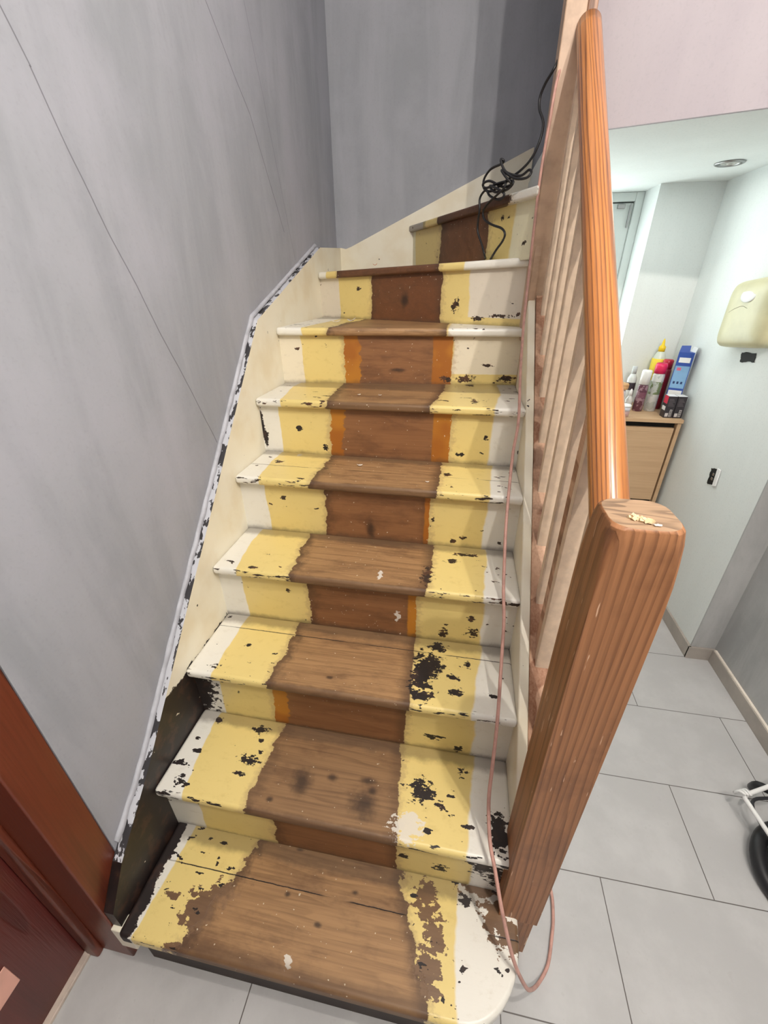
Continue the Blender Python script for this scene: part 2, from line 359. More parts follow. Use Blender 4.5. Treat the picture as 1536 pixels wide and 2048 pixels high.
def floor_mat():
    n = NT('grey porcelain tiles'); P = n.tc; s3 = n.sep(P)
    X = n.m('ADD', s3[0], -1.212 + 0.61 * 20); Y = n.m('ADD', s3[1], -0.077 + 0.318 * 20)
    row = n.m('FLOOR', n.m('DIVIDE', Y, 0.318))
    off = n.m('MULTIPLY', n.m('MODULO', row, 2.0), 0.305)
    fx = n.m('ABSOLUTE', n.m('SUBTRACT', n.m('FRACT', n.m('ADD', n.m('DIVIDE', n.m('SUBTRACT', X, off), 0.61), 0.5)), 0.5))
    fy = n.m('ABSOLUTE', n.m('SUBTRACT', n.m('FRACT', n.m('ADD', n.m('DIVIDE', Y, 0.318), 0.5)), 0.5))
    g = n.m('MINIMUM', n.m('MULTIPLY', fx, 0.61), n.m('MULTIPLY', fy, 0.318))
    k = n.step(g, 0.0017, 0.0009)
    c = n.mix(n.step(n.noise(P, 5, 5, 0.65), 0.38, 0.7), S(182, 181, 182), S(193, 192, 193))
    c = n.mix(n.m('MULTIPLY', n.step(n.noise(P, 40, 3, 0.6), 0.62, 0.72), 0.2), c, S(160, 158, 158))
    c = n.mix(k, c, S(96, 90, 88))
    n.bump(n.m('MULTIPLY', k, -1.0), 0.4, 0.002)
    return n.done(c, 0.42)
M['floor'] = floor_mat()

def string_mat(name, black=None):
    n = NT(name); P = n.tc; s3 = n.sep(P)
    nr = n.m('SUBTRACT', n.noise(P, 24, 5, 0.65), 0.5); nf = n.m('SUBTRACT', n.noise(P, 70, 4, 0.6), 0.5)
    c = n.mix(n.step(n.noise(P, 8, 4), 0.4, 0.7), S(236, 230, 212), S(228, 218, 194))
    k = n.step(n.noise(n.v('MULTIPLY', P, (1, 1, 0.6)), 46, 3, 0.5), 0.735, 0.74)
    if black:
        zb, = black
        kb = n.step(n.m('ADD', s3[2], n.m('MULTIPLY', n.m('ADD', nr, n.m('MULTIPLY', nf, 0.4)), 0.07)), zb + 0.002, zb - 0.002)
        fl = n.step(n.noise(P, 33, 2, 0.5), 0.73, 0.74)
        kb = n.m('MULTIPLY', kb, n.m('SUBTRACT', 1.0, fl))
        k = n.m('MAXIMUM', k, kb)
    c = n.mix(k, c, n.mix(n.step(nr, 0.0, 0.14), S(32, 25, 25), S(62, 42, 34)))
    n.bump(k, -0.3, 0.002) if False else None
    return n.done(c, 0.42)
M['stringL'] = string_mat('cream string paint', (0.592,))
M['stringR'] = string_mat('cream string paint worn')

# ------------------------------------------------------------------ mesh helpers
def obj(name, bm, mat, parent=None, smooth=False, bevel=0.0, seg=2):
    me = bpy.data.meshes.new(name); bmesh.ops.recalc_face_normals(bm, faces=bm.faces); bm.to_mesh(me); bm.free()
    mats = mat if isinstance(mat, (list, tuple)) else [mat]
    for q in mats: me.materials.append(q)
    if smooth:
        for p in me.polygons: p.use_smooth = True
    o = bpy.data.objects.new(name, me); COL.objects.link(o)
    if parent: o.parent = parent
    if bevel:
        b = o.modifiers.new('bevel', 'BEVEL'); b.width = bevel; b.segments = seg; b.limit_method = 'ANGLE'; b.angle_limit = math.radians(35)
        for p in me.polygons: p.use_smooth = True
        w = o.modifiers.new('wn', 'WEIGHTED_NORMAL'); w.keep_sharp = True
    return o

def box(bm, x0, x1, y0, y1, z0, z1, mi=0):
    vs = [bm.verts.new((x, y, z)) for z in (z0, z1) for y in (y0, y1) for x in (x0, x1)]
    for f in ((0, 2, 3, 1), (4, 5, 7, 6), (0, 1, 5, 4), (2, 6, 7, 3), (0, 4, 6, 2), (1, 3, 7, 5)):
        bm.faces.new([vs[i] for i in f]).material_index = mi
    return vs

def B(*a):
    bm = bmesh.new(); box(bm, *a); return bm

def prism(pts, ext, bm=None):
    """extrude a planar 3D polygon along a vector"""
    bm = bm or bmesh.new(); e = Vector(ext)
    a = [bm.verts.new(p) for p in pts]; b = [bm.verts.new(Vector(p) + e) for p in pts]; n = len(pts)
    bm.faces.new(a); bm.faces.new(b[::-1])
    for i in range(n): bm.faces.new((a[i], b[i], b[(i + 1) % n], a[(i + 1) % n]))
    return bm

def lathe(bm, prof, c=(0, 0, 0), n=28, sx=1.0, sy=1.0):
    rings = []
    for r, z in prof:
        rings.append([bm.verts.new((c[0] + sx * r * math.cos(2 * PI * i / n), c[1] + sy * r * math.sin(2 * PI * i / n), c[2] + z)) for i in range(n)])
    for a, b in zip(rings, rings[1:]):
        for i in range(n): bm.faces.new((a[i], a[(i + 1) % n], b[(i + 1) % n], b[i]))
    bm.faces.new(rings[0][::-1]); bm.faces.new(rings[-1])
    return bm

def smooth_path(pts, sub=6):
    P = [Vector(p) for p in pts]; out = []
    for i in range(len(P) - 1):
        p0 = P[max(i - 1, 0)]; p1 = P[i]; p2 = P[i + 1]; p3 = P[min(i + 2, len(P) - 1)]
        for k in range(sub):
            t = k / sub
            out.append(0.5 * ((2 * p1) + (p2 - p0) * t + (2 * p0 - 5 * p1 + 4 * p2 - p3) * t * t + (3 * p1 - p0 - 3 * p2 + p3) * t ** 3))
    out.append(P[-1]); return out

def tube(bm, pts, r, n=10, sub=6):
    Q = smooth_path(pts, sub) if sub > 1 else [Vector(p) for p in pts]
    T = (Q[1] - Q[0]).normalized(); up = Vector((0, 0, 1)) if abs(T.z) < .9 else Vector((1, 0, 0))
    N = (up - T * up.dot(T)).normalized(); prev = None
    for i, q in enumerate(Q):
        T = (Q[min(i + 1, len(Q) - 1)] - Q[max(i - 1, 0)])
        if T.length < 1e-9: T = Vector((0, 0, 1))
        T.normalize(); N = (N - T * N.dot(T)); N.normalize(); Bn = T.cross(N)
        ring = [bm.verts.new(q + r * (math.cos(2 * PI * k / n) * N + math.sin(2 * PI * k / n) * Bn)) for k in range(n)]
        if prev:
            for k in range(n): bm.faces.new((prev[k], prev[(k + 1) % n], ring[(k + 1) % n], ring[k]))
        else: bm.faces.new(ring[::-1])
        prev = ring
    bm.faces.new(prev)
    return bm

def thing(name, label, cat, loc=(0, 0, 0), group=None):
    o = bpy.data.objects.new(name, None); COL.objects.link(o); o.location = loc
    o.empty_display_size = 0.05; o['label'] = label; o['category'] = cat
    if group: o['group'] = group
    return o
def tag(o, label, cat, group=None, kind=None):
    o['label'] = label; o['category'] = cat
    if group: o['group'] = group
    if kind: o['kind'] = kind
    return o
def struct(name, bm, mat, parent=None, **k):
    o = obj(name, bm, mat, parent, **k)
    if not parent: o['kind'] = 'structure'
    return o
def keep(part, root):
    """parent a part whose mesh was built in world space"""
    part.parent = root; part.matrix_parent_inverse = Matrix.Translation(-Vector(root.location)); return part

# ------------------------------------------------------------------ the setting
WX = -0.025
fl = B(-0.9, 2.2, -1.9, 2.8, -0.05, 0.0); struct('floor', fl, M['floor'])
# left wall: beyond the door opening, above it, and behind the camera
bm = B(-0.17, WX, 0.086, 2.40, 0.0, 3.1); struct('wall_left', bm, M['grey'])
bm = bmesh.new(); box(bm, -0.17, WX, -1.9, -1.05, 0.0, 3.1); box(bm, -0.17, WX, -1.05, 0.086, 2.1, 3.1)
struct('wall_left_front', bm, M['grey'])
bm = B(WX, 0.94, 2.28, 2.399, 0.0, 3.1); box(bm, 0.94, 2.05, 2.28, 2.40, 1.996, 3.1)
struct('wall_back', bm, M['grey2'])
FA, FB = Vector((0.93, 1.535, 0)), Vector((2.05, 1.222, 0)); fd = (FB - FA).normalized(); fn = Vector((-fd.y, fd.x, 0))
def fpts(z0, z1, off=0.0):
    a, b = FA + fn * off, FB + fn * off
    return [(a.x, a.y, z0), (b.x, b.y, z0), (b.x, b.y, z1), (a.x, a.y, z1)]
struct('wall_above_opening', prism(fpts(1.955, 3.1), fn * 0.012), M['lilac'])
# low ceiling of the side room = underside of the upper flight
a, b = FA + fn * 0.05, FB + fn * 0.05
struct('ceiling_side_room', prism([(FA.x + .003, FA.y + .013, 1.955), (FB.x + .003, FB.y + .013, 1.955), (2.05, 2.75, 1.955), (0.93, 2.75, 1.955)], (0, 0, 0.04)), M['whitew'])
struct('ceiling', B(-0.17, 2.2, -1.9, 2.8, 3.1, 3.15), M['whitew'])
# right walls
struct('wall_right_far', B(1.83, 2.06, 1.36, 2.75, 0.0, 1.955), M['whitew'])
struct('wall_right', B(1.93, 2.06, -1.9, 1.36, 0.0, 3.1), M['greyR'])
bm = B(1.8295, 1.93, 1.354, 1.36, 0.0, 1.99); struct('wall_return', bm, M['greyR'])
struct('wall_front', B(-0.17, 2.06, -1.95, -1.9, 0.0, 3.1), M['greyR'])
# back wall of the side room and the door niche
struct('wall_back_side_room', B(1.545, 1.83, 2.40, 2.75, 0.0, 1.955), M['whitew'])
struct('wall_back_niche', B(0.90, 1.545, 2.66, 2.75, 0.0, 1.955), M['whitew'])
struct('wall_niche_left', B(0.90, 0.94, 2.40, 2.66, 0.0, 1.955), M['whitew'])
# understair panel
struct('wall_understair', prism([(0.925, 0.32, 0.0), (0.925, 2.28, 0.0), (0.925, 2.28, 1.955), (0.925, 1.49, 1.955), (0.925, 1.45, 1.40), (0.925, 0.32, 0.40)], (0.012, 0, 0)), M['whitew'])
# glazed white door in the niche
dr = struct('door_2', B(0.98, 1.5045, 2.615, 2.66, 0.02, 1.91), M['pvc'], bevel=0.003)
o = obj('door_frame', B(1.505, 1.545, 2.60, 2.66, 0.0, 1.955), M['pvc'], dr, bevel=0.004)
o = obj('door_frame', B(0.94, 1.505, 2.60, 2.66, 1.915, 1.955), M['pvc'], dr, bevel=0.004)
o = obj('door_inset', B(1.04, 1.398, 2.609, 2.614, 0.35, 1.822), M['daylit'], dr)
bm = bmesh.new()
box(bm, 1.03, 1.408, 2.604, 2.6145, 1.822, 1.834); box(bm, 1.398, 1.41, 2.604, 2.6145, 0.34, 1.834)
obj('glazing_bead', bm, M['pvc'], dr, bevel=0.002)
o = obj('hinge', B(1.484, 1.492, 2.594, 2.606, 1.80, 1.905), M['chrome'], dr, bevel=0.002)
bm = bmesh.new(); box(bm, 1.425, 1.462, 2.60, 2.615, 1.885, 1.905)
o = obj('door_latch', bm, M['chrome'], dr, bevel=0.002)
# door with mahogany frame in the left wall
struct('trim_2', B(-0.154, WX - 0.001, 0.002, 0.086, 0.0, 2.1), M['mahog'], bevel=0.004)
bm = bmesh.new(); box(bm, -0.152, -0.115, -0.016, 0.004, 0.0, 2.1)
struct('trim_3', bm, M['mahog'], bevel=0.006, seg=3)
d1 = struct('door_1', B(-0.19, -0.155, -0.95, -0.012, 0.012, 2.08), M['mahog2'], bevel=0.003)
obj('door_panel', B(-0.157, -0.150, -0.84, -0.125, 0.30, 0.90), M['mahog2'], d1, bevel=0.004)
o = obj('door_inset', B(-0.1545, -0.1515, -0.30, -0.112, 0.205, 0.285), plain('pale pink inset', S(236, 178, 160), 0.3), d1, bevel=0.002)  # pale pink strip set low on the door face
o['label'] = 'pale pink strip low on the door face'
struct('trim_4', B(-0.17, -0.140, -1.05, -0.012, 0.0, 0.012), plain('pale threshold strip', S(206, 190, 178), 0.5, var=.1, scale=30), bevel=0.002)
# skirting
struct('baseboard_right_far', B(1.82, 1.831, 1.345, 2.40, 0.0, 0.067), M['skirt'], bevel=0.0015)
struct('baseboard_return', B(1.82, 1.93, 1.344, 1.3545, 0.0, 0.067), M['skirt'], bevel=0.0015)
struct('baseboard_right', B(1.917, 1.931, -1.9, 1.343, 0.0, 0.067), M['skirt'], bevel=0.0015)
# ragged plaster edge line above the near skirting
bm = bmesh.new(); box(bm, 1.920, 1.930, 0.4, 1.34, 0.067, 0.072); struct('trim_5', bm, M['flake'])

# ------------------------------------------------------------------ the staircase
G = 0.2138
stair = thing('staircase', 'steep winding wooden staircase with peeling white and yellow paint and a bare brown centre strip', 'staircase', (0.45, 0.0, 0.0))
def tread_mesh(poly, zl, zr, th=0.026, rnd=0.011, nfront=2):
    """poly: plan points, first nfront are the nosing from left to right"""
    bm = bmesh.new()
    def z(x): return zl + (zr - zl) * x / 0.9
    top = [bm.verts.new((x, y, z(x))) for x, y in poly]; bot = [bm.verts.new((x, y, z(x) - th)) for x, y in poly]
    n = len(poly); bm.faces.new(top); bm.faces.new(bot[::-1])
    for i in range(n): bm.faces.new((top[i], bot[i], bot[(i + 1) % n], top[(i + 1) % n]))
    return bm
REDGE = 0.897
TB = {1: dict(a=(.04, .056), b=(.135, .255), c=(.735, .645), d=(.793, .785), black_left=True, joint=.145, chip=.655, amp=.09, ampr=.07),
      2: dict(a=(.075, .058), b=(.251, .258), c=(.634, .605), d=(.788, .81), chip=.675, amp=.05, woodc=(S(78, 54, 38), S(146, 112, 78)), grime=.4),
      3: dict(a=(.074, .073), b=(.234, .25), c=(.628, .62), d=(.787, .812), joint=.60, chip=.685, ampr=.012),
      4: dict(a=(.075, .055), b=(.236, .232), c=(.645, .65), d=(.799, .81), chip=.69),
      5: dict(a=(.083, .065), b=(.254, .258), c=(.645, .65), d=(.794, .82), joint=.955, chip=.68),
      6: dict(a=(.09, .065), b=(.254, .24), c=(.60, .63), d=(.80, .83), chip=.68),
      7: dict(a=(.10, .12), b=(.19, .24), c=(.624, .622), d=(.63, .631), chip=.67, outer=WHITE),
      8: dict(a=(.045, .05), b=(.10, .12), c=(.57, .58), d=(.665, .69), chip=.68, woodc=(S(70, 46, 30), S(112, 74, 50))),
      9: dict(a=(.45, .45), b=(.52, .53), c=(.80, .80), d=(.80, .80), chip=.68, woodc=(S(60, 42, 32), S(100, 68, 50)))}
for k in range(1, 10):
    y0 = (k - 1) * G - 0.010
    if k == 1:
        poly = [(0.0, y0)] + [(0.70, y0 + .0)]
        for i in range(11):
            t = i / 10 * PI / 2
            poly.append((0.795 + 0.135 * math.sin(t), y0 + 0.165 * (1 - math.cos(t))))
        poly += [(0.930, 0.268), (0.0, 0.268)]; zl = zr = 0.2
    elif k < 7:
        poly = [(0.0, y0), (REDGE, y0), (REDGE, y0 + G + (0.03 if k < 6 else .17)), (0.0, y0 + G + (0.03 if k < 6 else .10))]; zl = zr = 0.2 * k
        zl += {5: .004, 2: .006}.get(k, 0); zr += {2: 0, 5: 0}.get(k, 0)
    elif k == 7: poly = [(0.0, 1.300), (REDGE, 1.390), (REDGE, 1.50), (0.0, 1.90)]; zl, zr = 1.403, 1.400
    elif k == 8: poly = [(0.0, 1.845), (REDGE, 1.437), (REDGE, 1.50), (0.40, 2.28), (0.0, 2.28)]; zl, zr = 1.591, 1.621
    else: poly = [(0.356, 2.278), (0.875, 1.365), (0.885, 1.40), (0.94, 1.9), (0.94, 2.28)]; zl, zr = 1.798, 1.806
    yv0 = y0; yv1 = y0 + G
    if k >= 7: yv0, yv1 = (1.31, 1.75) if k == 7 else (1.4, 2.1)
    p = dict(TB[k]); p.setdefault('chip', .69)
    mt = paint('tread paint', 't', p.pop('a'), p.pop('b'), p.pop('c'), p.pop('d'), BLOBS.get('t%d' % k, ()), v0=yv0, v1=yv1, seed=k * 1.37, edge=(k < 7), **p)
    bm = tread_mesh(poly, zl, zr, 0.028 if k > 1 else 0.042)
    o = obj('tread', bm, mt, None, bevel=0.0105 if k < 9 else 0.008, seg=4); keep(o, stair)
RB = {2: dict(a=.089, b=.30, c=.627, d=.815), 3: dict(a=.078, b=.237, c=.618, d=.802, orange=(.045, 0)), 4: dict(a=.078, b=.287, c=.616, d=.806, orange=(0, .028)),
      5: dict(a=.083, b=.284, c=.628, d=.798, orange=(0, .018)), 6: dict(a=.071, b=.257, c=.67, d=.801, orange=(.05, .062)),
      7: dict(a=.082, b=.246, c=.651, d=.655, orange=(.06, .075), outer=CREAM, yb=.042), 8: dict(a=.105, b=.272, c=.585, d=.695, outer=S(222, 212, 196), yb=.03, woodc=(S(76, 46, 28), S(116, 72, 44))),
      9: dict(a=.405, b=.543, c=.744, d=.825, outer=S(232, 226, 196), woodc=(S(80, 52, 34), S(124, 82, 56)))}
for k in range(1, 10):
    if k < 7: a, b = (0.0, (k - 1) * G + 0.017), (REDGE if k > 1 else 0.88, (k - 1) * G + 0.017)
    elif k == 7: a, b = (0.0, 1.328), (REDGE, 1.418)
    elif k == 8: a, b = (0.0, 1.872), (REDGE, 1.464)
    else: a, b = (0.378, 2.278), (0.886, 1.404)
    if k == 1: a = (0.024, 0.012); b = (0.78, 0.012)
    zt = 0.2 * k - 0.024; zb = 0.2 * (k - 1) - 0.004
    if k == 8: zb = 1.396
    if k == 9: zb = 1.60; zt = 1.776
    d = (Vector(b) - Vector(a)); nrm = Vector((-d.y, d.x)).normalized() * 0.014
    pts = [(a[0], a[1], zb), (b[0], b[1], zb), (b[0], b[1], zt), (a[0], a[1], zt)]
    if k == 8: pts = [(a[0], a[1], zb), (b[0], b[1], zb), (b[0], b[1], 1.602), (a[0], a[1], 1.572)]
    if k == 9: pts = [(a[0], a[1], 1.600), (b[0], b[1], 1.612), (b[0], b[1], 1.780), (a[0], a[1], 1.774)]
    if k == 1: mt = plain('dark bottom riser', S(50, 35, 26), 0.6, var=.15)
    else:
        p = dict(RB[k])
        mt = paint('riser paint', 'r', p.pop('a'), p.pop('b'), p.pop('c'), p.pop('d'), BLOBS.get('r%d' % k, ()), v0=zb, v1=zt, seed=k * 2.11 + .5, amp=.035, ampr=.02, chip=.715,
                   **dict(dict(woodc=(S(100, 64, 40), S(154, 108, 70))), **p))
    o = obj('riser', prism(pts, (nrm.x, nrm.y, 0)), mt); keep(o, stair)
# wall strings
pts = [(0.0, 0.0), (0.225, 0.0), (1.2, 0.9), (2.28, 1.3), (2.28, 1.712), (1.907, 1.691), (1.165, 1.437), (0.722, 0.985), (0.474, 0.738), (0.225, 0.485), (0.071, 0.350), (0.0, 0.262)]
pts = [(0.006, 0.17), (0.05, 0.17), (0.05, 0.0)] + pts[1:-1] + [(0.006, 0.262)]
o = obj('wall_string', prism([(WX, y, z) for y, z in pts], (0.025, 0, 0)), [M['stringL'], M['edge2']]); keep(o, stair)
for f in o.data.polygons:
    if abs(f.normal.x) < 0.5 and f.normal.z > 0.3 and f.center.z > 0.33: f.material_index = 1
pts = [(0.0, 1.35), (0.93, 1.55), (0.93, 2.085), (0.911, 2.078), (0.06, 1.716), (0.03, 1.706), (0.0, 1.712)]
o = obj('wall_string', prism([(x, 2.262, z) for x, z in pts], (0, 0.018, 0)), M['stringL']); keep(o, stair)
# grey scraped plaster bead standing along the string
bead = [(0.095, 0.38), (0.225, 0.487), (0.474, 0.741), (0.722, 0.989), (1.165, 1.441), (1.907, 1.697)]
bm = bmesh.new(); rnd = random.Random(3)
line = []
for (y0, z0), (y1, z1) in zip(bead, bead[1:]):
    nseg = max(4, int(math.hypot(y1 - y0, z1 - z0) / 0.012))
    for i in range(nseg): t = i / nseg; line.append((y0 + (y1 - y0) * t, z0 + (z1 - z0) * t))
line.append(bead[-1]); prev = None
for i, (y, z) in enumerate(line):
    w = 0.007 + 0.004 * mnoise.noise(Vector((y * 30, 0, 3))); h = 0.004 + 0.003 * mnoise.noise(Vector((y * 45, 5, 0)))
    r = [bm.verts.new((WX - .001, y - h * .4, z + 0.012 + 0.004 * mnoise.noise(Vector((y * 25, 9, 0))))), bm.verts.new((WX + w * .5, y, z + .008)), bm.verts.new((WX + w + .004, y, z + h * .5)), bm.verts.new((WX - .001, y + .002, z - .002))]
    if prev:
        for k in range(4): bm.faces.new((prev[k], prev[(k + 1) % 4], r[(k + 1) % 4], r[k]))
    prev = r
struct('trim_6', bm, M['edge'], smooth=True)
# outer (right) string
def nl(y): return 0.2 + 0.935 * y
ys = [0.20, 0.45, 0.75, 1.05, 1.40]
pts = [(0.24, 0.19), (1.40, 1.20), (1.40, nl(1.40) - .015), (1.05, nl(1.05) + .0), (0.75, nl(0.75) + .002), (0.45, nl(.45) + .006), (0.24, nl(.24) + .01)]
o = obj('outer_string', prism([(0.895, y, z) for y, z in pts], (0.025, 0, 0)), M['stringR'], bevel=0.004, seg=3); keep(o, stair)
o = obj('string_end_block', B(-0.024, 0.022, -0.004, 0.03, 0.10, 0.195), M['stringR'], bevel=0.003); keep(o, stair)
# winder side panel between flight and upper post
o = obj('outer_string', prism([(0.895, 1.395, 1.15), (0.895, 1.48, 1.15), (0.895, 1.48, 2.1), (0.895, 1.395, 1.62)], (0.02, 0, 0)), M['post']); keep(o, stair)

# ------------------------------------------------------------------ banister
ban = thing('banister', 'orange varnished pine handrail on a square newel with beige painted balusters beside the stairs', 'banister', (0.935, 0.23, 0.0))
# bare base rail carrying the balusters
pts = [(0.275, nl(.275) - .06), (1.40, nl(1.40) - .06), (1.40, nl(1.40) - .004), (0.275, nl(.275) - .004)]
o = obj('base_rail', prism([(0.921, y, z) for y, z in pts], (0.060, 0, 0)), M['barewood'], bevel=0.002); keep(o, ban)
ANG = math.atan(0.925)
y0s = [0.405 + 0.1165 * i for i in range(9)]
for i, y in enumerate(y0s):
    zb = nl(y) - .006
    zt = 1.22 + 0.925 * (y + .015 - .395) - .022
    x0 = 0.935; x1 = 0.970
    bm = bmesh.new()
    vs = box(bm, x0, x1, y, y + .022, zb, zt)
    for v_ in vs:
        if v_.co.y > y + .01: v_.co.z += 0.93 * .022
    o = obj('baluster', bm, M['baluster'], bevel=0.0015, seg=1); keep(o, ban)
# handrail: round, built along its own Y axis
L = math.hypot(1.40 - .262, (1.40 - .262) * .925) 
bm = bmesh.new(); prof = []
for i in range(28):
    t = 2 * PI * i / 28; x = 0.031 * math.cos(t); z = 0.031 * math.sin(t)
    if z < -0.018: z = -0.018 - (abs(z) - .018) * .25
    prof.append((x, z))
rings = []
NS = 40
for j in range(NS + 1):
    rings.append([bm.verts.new((x, L * j / NS, z)) for x, z in prof])
for a_, b_ in zip(rings, rings[1:]):
    for i in range(28): bm.faces.new((a_[i], a_[(i + 1) % 28], b_[(i + 1) % 28], b_[i]))
bm.faces.new(rings[0]); bm.faces.new(rings[-1][::-1])
hr = obj('handrail', bm, M['handrail'], ban, smooth=True)
hr.location = Vector((0.952, 0.262, 1.22 + .925 * (.262 - .395))) - Vector(ban.location); hr.rotation_euler = (ANG, 0, 0)
# newel post
bm = bmesh.new()
X0, X1, Y0, Y1 = 0.885, 0.976, 0.185, 0.276
def ring(z, c, ins, dz=0.0, warp=0.0):
    x0, x1, yy0, yy1 = X0 + ins, X1 - ins, Y0 + ins, Y1 - ins; c = max(c, 0.0006)
    pts = []
    for cx, cy, sx, sy in ((x0, yy0, 1, 1), (x1, yy0, -1, 1), (x1, yy1, -1, -1), (x0, yy1, 1, -1)):
        q = [(cx + sx * c * (1 - math.sin(t)), cy + sy * c * (1 - math.cos(t))) for t in (0, PI / 8, PI / 4, PI * 3 / 8, PI / 2)]
        # order so the loop runs counter clockwise
        q = [(cx + sx * c * (1 - math.sin(t)), cy + sy * c * (1 - math.cos(t))) for t in (PI / 2 * k / 4 for k in range(5))]
        if (sx, sy) in ((1, 1), (-1, -1)): q = q[::-1]
        pts += q
    out = []
    for (x, y) in pts:
        zz = z + dz * (x - X0) / .09 + warp * mnoise.noise(Vector((x * 40, y * 40, 0)))
        out.append(bm.verts.new((x, y, zz)))
    return out
RG = [ring(0.186, 0.001, 0), ring(1.15, 0.001, 0), ring(1.205, .004, 0, warp=.004), ring(1.235, .010, 0.0, warp=.004), ring(1.262, .018, .0, warp=.002), ring(1.280, .023, .0015), ring(1.284, .026, .004, 0, .0)]
for a_, b_ in zip(RG, RG[1:]):
    n_ = len(a_)
    for i in range(n_): bm.faces.new((a_[i], a_[(i + 1) % n_], b_[(i + 1) % n_], b_[i]))
bm.faces.new(RG[0][::-1]); f = bm.faces.new(RG[-1]); f.material_index = 1
nw = obj('newel_post', bm, [M['newel'], M['newel_top']], bevel=0.0015, seg=2); keep(nw, ban)
o = obj('newel_foot', B(0.934, 0.970, 0.190, 0.27, 0.0, 0.187), M['newel']); keep(o, ban)
o = obj('upper_newel_post', B(0.885, 0.942, 1.40, 1.47, 1.36, 3.09), M['post'], bevel=0.004); keep(o, ban)
o = obj('upper_newel_post', B(0.9425, 0.968, 1.40, 1.47, 2.13, 3.09), wood('stained upper post', 2, S(96, 62, 46), S(176, 138, 116), .5, 7, 30, 1, 9, scuff=.5), bevel=0.004); keep(o, ban)
o['label'] = 'brown stained half of the upper post'
# added stick standing in for the bare unpainted side of the nearest visible baluster
o = obj('baluster_bare_side', prism([(0.936, .545, nl(.545)), (0.936, .577, nl(.577)), (0.936, .577, 1.22 + .925 * (.577 - .395) - .02), (0.936, .545, 1.22 + .925 * (.545 - .395) - .02)], (0.030, 0, 0)), M['barewood']); keep(o, ban)

# ------------------------------------------------------------------ loose things on the stairs
CABLE_A = [[0.892, 1.429, 2.104], [0.878, 1.412, 2.073], [0.862, 1.441, 2.051], [0.854, 1.455, 2.027], [0.856, 1.45, 2.0], [0.87, 1.427, 1.962], [0.866, 1.413, 1.92], [0.85, 1.421, 1.881], [0.823, 1.448, 1.856], [0.783, 1.498, 1.839], [0.744, 1.567, 1.824], [0.716, 1.638, 1.842], [0.713, 1.643, 1.871], [0.733, 1.607, 1.892], [0.763, 1.544, 1.892], [0.77, 1.501, 1.891], [0.76, 1.499, 1.896], [0.765, 1.49, 1.879], [0.783, 1.479, 1.857], [0.823, 1.449, 1.842], [0.846, 1.428, 1.852], [0.851, 1.4, 1.84], [0.838, 1.402, 1.828], [0.804, 1.432, 1.834], [0.766, 1.488, 1.866], [0.777, 1.46, 1.845], [0.798, 1.453, 1.823], [0.775, 1.514, 1.826], [0.733, 1.567, 1.852], [0.71, 1.587, 1.848], [0.722, 1.587, 1.836], [0.765, 1.52, 1.838], [0.804, 1.463, 1.832], [0.791, 1.465, 1.812], [0.752, 1.523, 1.814], [0.734, 1.564, 1.838], [0.759, 1.502, 1.819], [0.781, 1.483, 1.802], [0.77, 1.501, 1.789], [0.738, 1.569, 1.81], [0.722, 1.586, 1.83], [0.704, 1.618, 1.813], [0.706, 1.615, 1.777], [0.704, 1.638, 1.742], [0.707, 1.642, 1.711], [0.726, 1.62, 1.669], [0.738, 1.598, 1.636], [0.747, 1.683, 1.625]]
CABLE_B = [[0.782, 1.47, 1.834], [0.778, 1.468, 1.815], [0.759, 1.511, 1.804], [0.732, 1.579, 1.789], [0.719, 1.612, 1.769], [0.728, 1.595, 1.744], [0.755, 1.548, 1.724], [0.785, 1.495, 1.708], [0.797, 1.473, 1.69], [0.793, 1.492, 1.671], [0.778, 1.527, 1.65], [0.766, 1.549, 1.63], [0.762, 1.657, 1.622]]

bm = bmesh.new(); tube(bm, CABLE_A, 0.0038, 8, 5); tube(bm, CABLE_B, 0.0038, 8, 5)
tag(obj('power_cable', bm, M['black'], smooth=True), 'thin black cable tangled in a coil on the top visible step', 'cable')
CORD = [(0.97, 1.56, 2.30), (0.940, 1.50, 2.20), (0.892, 1.40, 2.06), (0.884, 1.392, 1.95), (0.878, 1.385, 1.835), (0.880, 1.38, 1.69), (0.881, 1.35, 1.545), (0.876, 1.270, 1.4366), (0.870, 1.128, 1.304), (0.869, 0.998, 1.183),
        (0.8575, 0.925, 1.115), (0.851, 0.855, 1.049), (0.845, 0.757, 0.957), (0.8445, 0.685, 0.890), (0.845, 0.626, 0.835), (0.849, 0.570, 0.783), (0.847, 0.499, 0.716), (0.843, 0.399, 0.623),
        (0.836, 0.328, 0.557), (0.831, 0.276, 0.508), (0.837, 0.221, 0.456), (0.8505, 0.182, 0.420), (0.872, 0.137, 0.35), (0.905, 0.098, 0.25), (0.944, 0.088, 0.15), (0.975, 0.110, 0.06),
        (1.003, 0.138, 0.016), (1.030, 0.175, 0.008), (1.047, 0.225, 0.008), (1.060, 0.278, 0.008), (1.062, 0.34, 0.008), (1.04, 0.42, 0.008), (1.0, 0.5, 0.008)]
bm = bmesh.new(); tube(bm, CORD, 0.0042, 10, 6)
tag(obj('cord', bm, M['cord'], smooth=True), 'long pale pink cord hanging down the right edge of the steps to the floor', 'cord')

